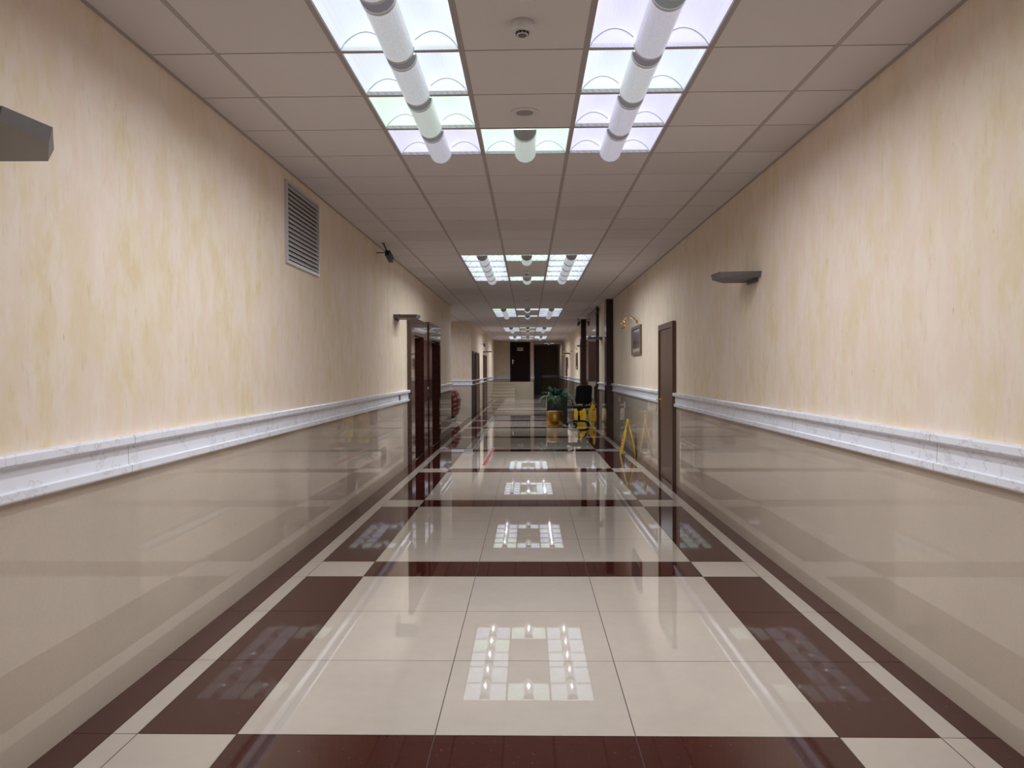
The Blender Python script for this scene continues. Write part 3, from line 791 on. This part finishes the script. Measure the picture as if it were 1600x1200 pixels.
# ------------------------------------------------------------------ gold pot, black planter, fern
gp = empty('waste_bin', (0.68, 20.15, 0), 'low brushed gold drum bin with black bag in front of the planter', 'bin')
MB().lathe([(0.205, 0), (0.21, 0.004), (0.21, 0.395), (0.204, 0.40), (0.20, 0.395), (0.20, 0.30)], M_GOLD, n=48).build('body', gp)
MB().lathe([(0.19, 0.30), (0.198, 0.397), (0.19, 0.405), (0.12, 0.41)], M_BLACK, n=32).build('liner', gp)
hp = []
for i in range(15):
    t = i / 14; hp.append((0.01 + 0.075 * -math.cos(PI * t), -0.02, 0.40 + (0.12 if 0 < i < 14 else 0) + 0.10 * math.sin(PI * t)))
MB().tube(hp, 0.006, M_SCONCE, 8).build('bag_handle', gp)
pl = fern = empty('potted_fern', (0.77, 21.15, 0), 'drooping green fern in a tall square black planter behind the gold bin', 'plant')
b = MB(); hw = 0.275
for (a, c, d, e) in ((-hw, hw, -hw, -hw + 0.03), (-hw, hw, hw - 0.03, hw), (-hw, -hw + 0.03, -hw + 0.03, hw - 0.03), (hw - 0.03, hw, -hw + 0.03, hw - 0.03)):
    b.box(a, c, d, e, 0.02, 0.74, M_BLACK)
b.box(-hw + 0.02, hw - 0.02, -hw + 0.02, hw - 0.02, 0.0, 0.03, M_BLACK); b.build('planter', pl)
MB().box(-hw + 0.03, hw - 0.03, -hw + 0.03, hw - 0.03, 0.60, 0.69, M_SOIL).build('soil', pl)
MB().box(-hw - 0.012, -hw, -hw - 0.004, -hw + 0.012, 0.02, 0.74, M_CHROME).build('corner_strip', pl)
MB().tube([(-0.26, -0.27, 0.742), (-0.23, -0.24, 0.80), (-0.205, -0.22, 0.865)], 0.008, M_CHROME, 8).build('handle', pl)

def frond(length, az, lift, droop, mt, k, pairs=15):
    mb = MB(); pts = []; p = Vector((0.03 * math.cos(az), 0.03 * math.sin(az), 0.69)); ang = lift
    for i in range(17):
        pts.append(p.copy()); d = Vector((math.cos(az) * math.cos(ang), math.sin(az) * math.cos(ang), math.sin(ang)))
        p = p + d * length / 16; ang -= droop / 16
    mb.tube(pts, [0.004 * (1 - i / 20) for i in range(17)], mt, 5)
    side = Vector((-math.sin(az), math.cos(az), 0))
    for i in range(3, 17):
        t = i / 16; L = 0.105 * math.sin(PI * (0.15 + 0.82 * t)) * (length / 0.6) + 0.015
        d = (pts[min(i + 1, 16)] - pts[i - 1]).normalized()
        for s in (-1, 1):
            e = (side * s * 0.92 + d * 0.38 - Vector((0, 0, 0.18 + 0.1 * random.random()))).normalized()
            w_ = d * 0.011
            a = pts[i]; m1 = a + e * L * 0.5; tp_ = a + e * L - Vector((0, 0, 0.012))
            up = Vector((0, 0, 0.003))
            mb.face([a - w_ * 0.4, m1 - w_, tp_, m1 + w_], mt); 
            mb.face([a - w_ * 0.4 + up, m1 + w_ + up, tp_ + up * .3, m1 - w_ + up], mt)
    return mb.build('frond', fern, fix=False)
rf = random.Random(5)
for k in range(26):
    az = 2 * PI * k / 26 + rf.uniform(-0.15, 0.15)
    frond(rf.uniform(0.44, 0.60), az, rf.uniform(0.45, 1.05), rf.uniform(1.3, 2.0), M_LEAF, k)
for k in range(14):
    az = 2 * PI * k / 14 + rf.uniform(-0.2, 0.2)
    frond(rf.uniform(0.3, 0.42), az, rf.uniform(1.15, 1.45), rf.uniform(0.7, 1.3), M_LEAF2, k)

# ------------------------------------------------------------------ office chair
ch = empty('office_chair', (1.325, 20.35, 0), 'black swivel office chair with armrests before the mirror panel', 'chair', rz=math.radians(22))
# local: +y is the front of the seat (away from the viewer)
MB().rbox(-0.245, 0.245, -0.22, 0.27, 0.46, 0.535, 0.03, M_MESH).build('seat', ch)
Bk = Matrix.Translation((0, -0.25, 0.56)) @ Matrix.Rotation(math.radians(9), 4, 'X')
bf = MB()
bf.tube([(-0.19, 0, 0.03), (-0.225, 0, 0.10), (-0.215, 0, 0.46), (-0.17, 0, 0.50), (0.17, 0, 0.50), (0.215, 0, 0.46), (0.225, 0, 0.10), (0.19, 0, 0.03), (-0.19, 0, 0.03)], 0.016, M_BLACK, 10, M=Bk); bf.build('backrest_frame', ch)
MB().rbox(-0.215, 0.215, -0.008, 0.012, 0.04, 0.49, 0.007, M_MESH, Bk).build('backrest', ch)
MB().box(-0.13, 0.13, -0.012, 0.012, 0.022, 0.032, M_SCONCE2, Bk).build('back_trim', ch)
MB().tube([(0, 0.0, 0.44), (0, -0.20, 0.45), (0, -0.27, 0.52), (0, -0.28, 0.66)], 0.022, M_BLACK, 10).build('back_support', ch)
for s in (-1, 1):
    MB().tube([(s * 0.22, 0.10, 0.47), (s * 0.30, 0.10, 0.48), (s * 0.315, 0.08, 0.56), (s * 0.31, 0.06, 0.68), (s * 0.30, -0.02, 0.715), (s * 0.30, -0.16, 0.71), (s * 0.27, -0.20, 0.60), (s * 0.23, -0.12, 0.48)], 0.014, M_BLACK, 10).build('armrest', ch)
MB().lathe([(0.05, 0.39), (0.05, 0.46)], M_BLACK, n=20).build('mechanism', ch)
MB().tube([(0, 0, 0.10), (0, 0, 0.26)], 0.030, M_BLACK, 16).tube([(0, 0, 0.26), (0, 0, 0.42)], 0.016, M_BLACK, 16).build('gas_column', ch)
for k in range(5):
    a = 2 * PI * k / 5 + 0.25; cx, sx = math.cos(a), math.sin(a)
    lg = MB().tube([(cx * 0.02, sx * 0.02, 0.125), (cx * 0.16, sx * 0.16, 0.12), (cx * 0.29, sx * 0.29, 0.088), (cx * 0.31, sx * 0.31, 0.07)], [0.026, 0.020, 0.016, 0.014], M_BLACK, 8).build('leg', ch)
    A = Matrix.Translation((cx * 0.31, sx * 0.31, 0.030)) @ Matrix.Rotation(a + 0.7, 4, 'Z')
    c_ = MB()
    for s in (-1, 1):
        c_.tube([(s * 0.010, 0, 0), (s * 0.026, 0, 0)], 0.0295, M_BLACK, 14, M=A)
    c_.tube([(0, 0, 0.0), (0, 0, 0.045)], 0.008, M_BLACK, 8, M=A); c_.build('caster', lg)

# ------------------------------------------------------------------ red armchair in the lobby
ar = empty('armchair', (-2.60, 23.35, 0), 'puffy red brown leather armchair half hidden by the left wall end', 'armchair')
MB().rbox(-0.42, 0.36, -0.36, 0.36, 0.10, 0.40, 0.08, M_LEATHER).build('seat', ar)
bk = MB()
for (x, z, rx, rz_, rot) in ((0.30, 0.70, 0.20, 0.16, 0.3), (0.38, 0.57, 0.17, 0.15, 0.5), (0.36, 0.42, 0.19, 0.12, 0.5), (0.36, 0.29, 0.18, 0.11, 0.5), (0.34, 0.18, 0.16, 0.10, 0.4)):
    bk.ball((0, 0, 0), (rx, 0.40, rz_), M_LEATHER, Matrix.Translation((x, 0, z)) @ Matrix.Rotation(-rot, 4, 'Y'), p=0.8)
bk.build('backrest', ar)
for s in (-1, 1):
    MB().ball((-0.05, s * 0.40, 0.42), (0.40, 0.11, 0.17), M_LEATHER, p=0.7).build('armrest', ar)
MB().rbox(-0.35, 0.38, -0.3, 0.3, 0.04, 0.11, 0.02, M_BLACK).build('base', ar)
for s in (-1, 1):
    for x in (-0.3, 0.30):
        MB().tube([(x, s * 0.30, 0.07), (x + 0.10, s * 0.34, 0.035), (x + 0.02, s * 0.38, 0.012)], 0.012, M_CHROME, 8).build('leg', ar)

# ------------------------------------------------------------------ dark cabinet in the passage
cb = empty('tall_cabinet', (0.62, 48.2, 0), 'tall blue black cabinet standing in the dark passage', 'cabinet')
MB().box(-0.30, 0.22, 0, 0.45, 0.05, 2.02, M_CAB).build('body', cb)
MB().box(-0.29, 0.21, -0.02, 0, 0.08, 2.0, M_CAB).build('door', cb)
MB().tube([(0.16, -0.045, 0.95), (0.16, -0.045, 1.15)], 0.008, M_CHROME, 8).build('handle', cb)
MB().box(-0.28, 0.20, 0.02, 0.43, 0, 0.05, M_BLACK).build('plinth', cb)
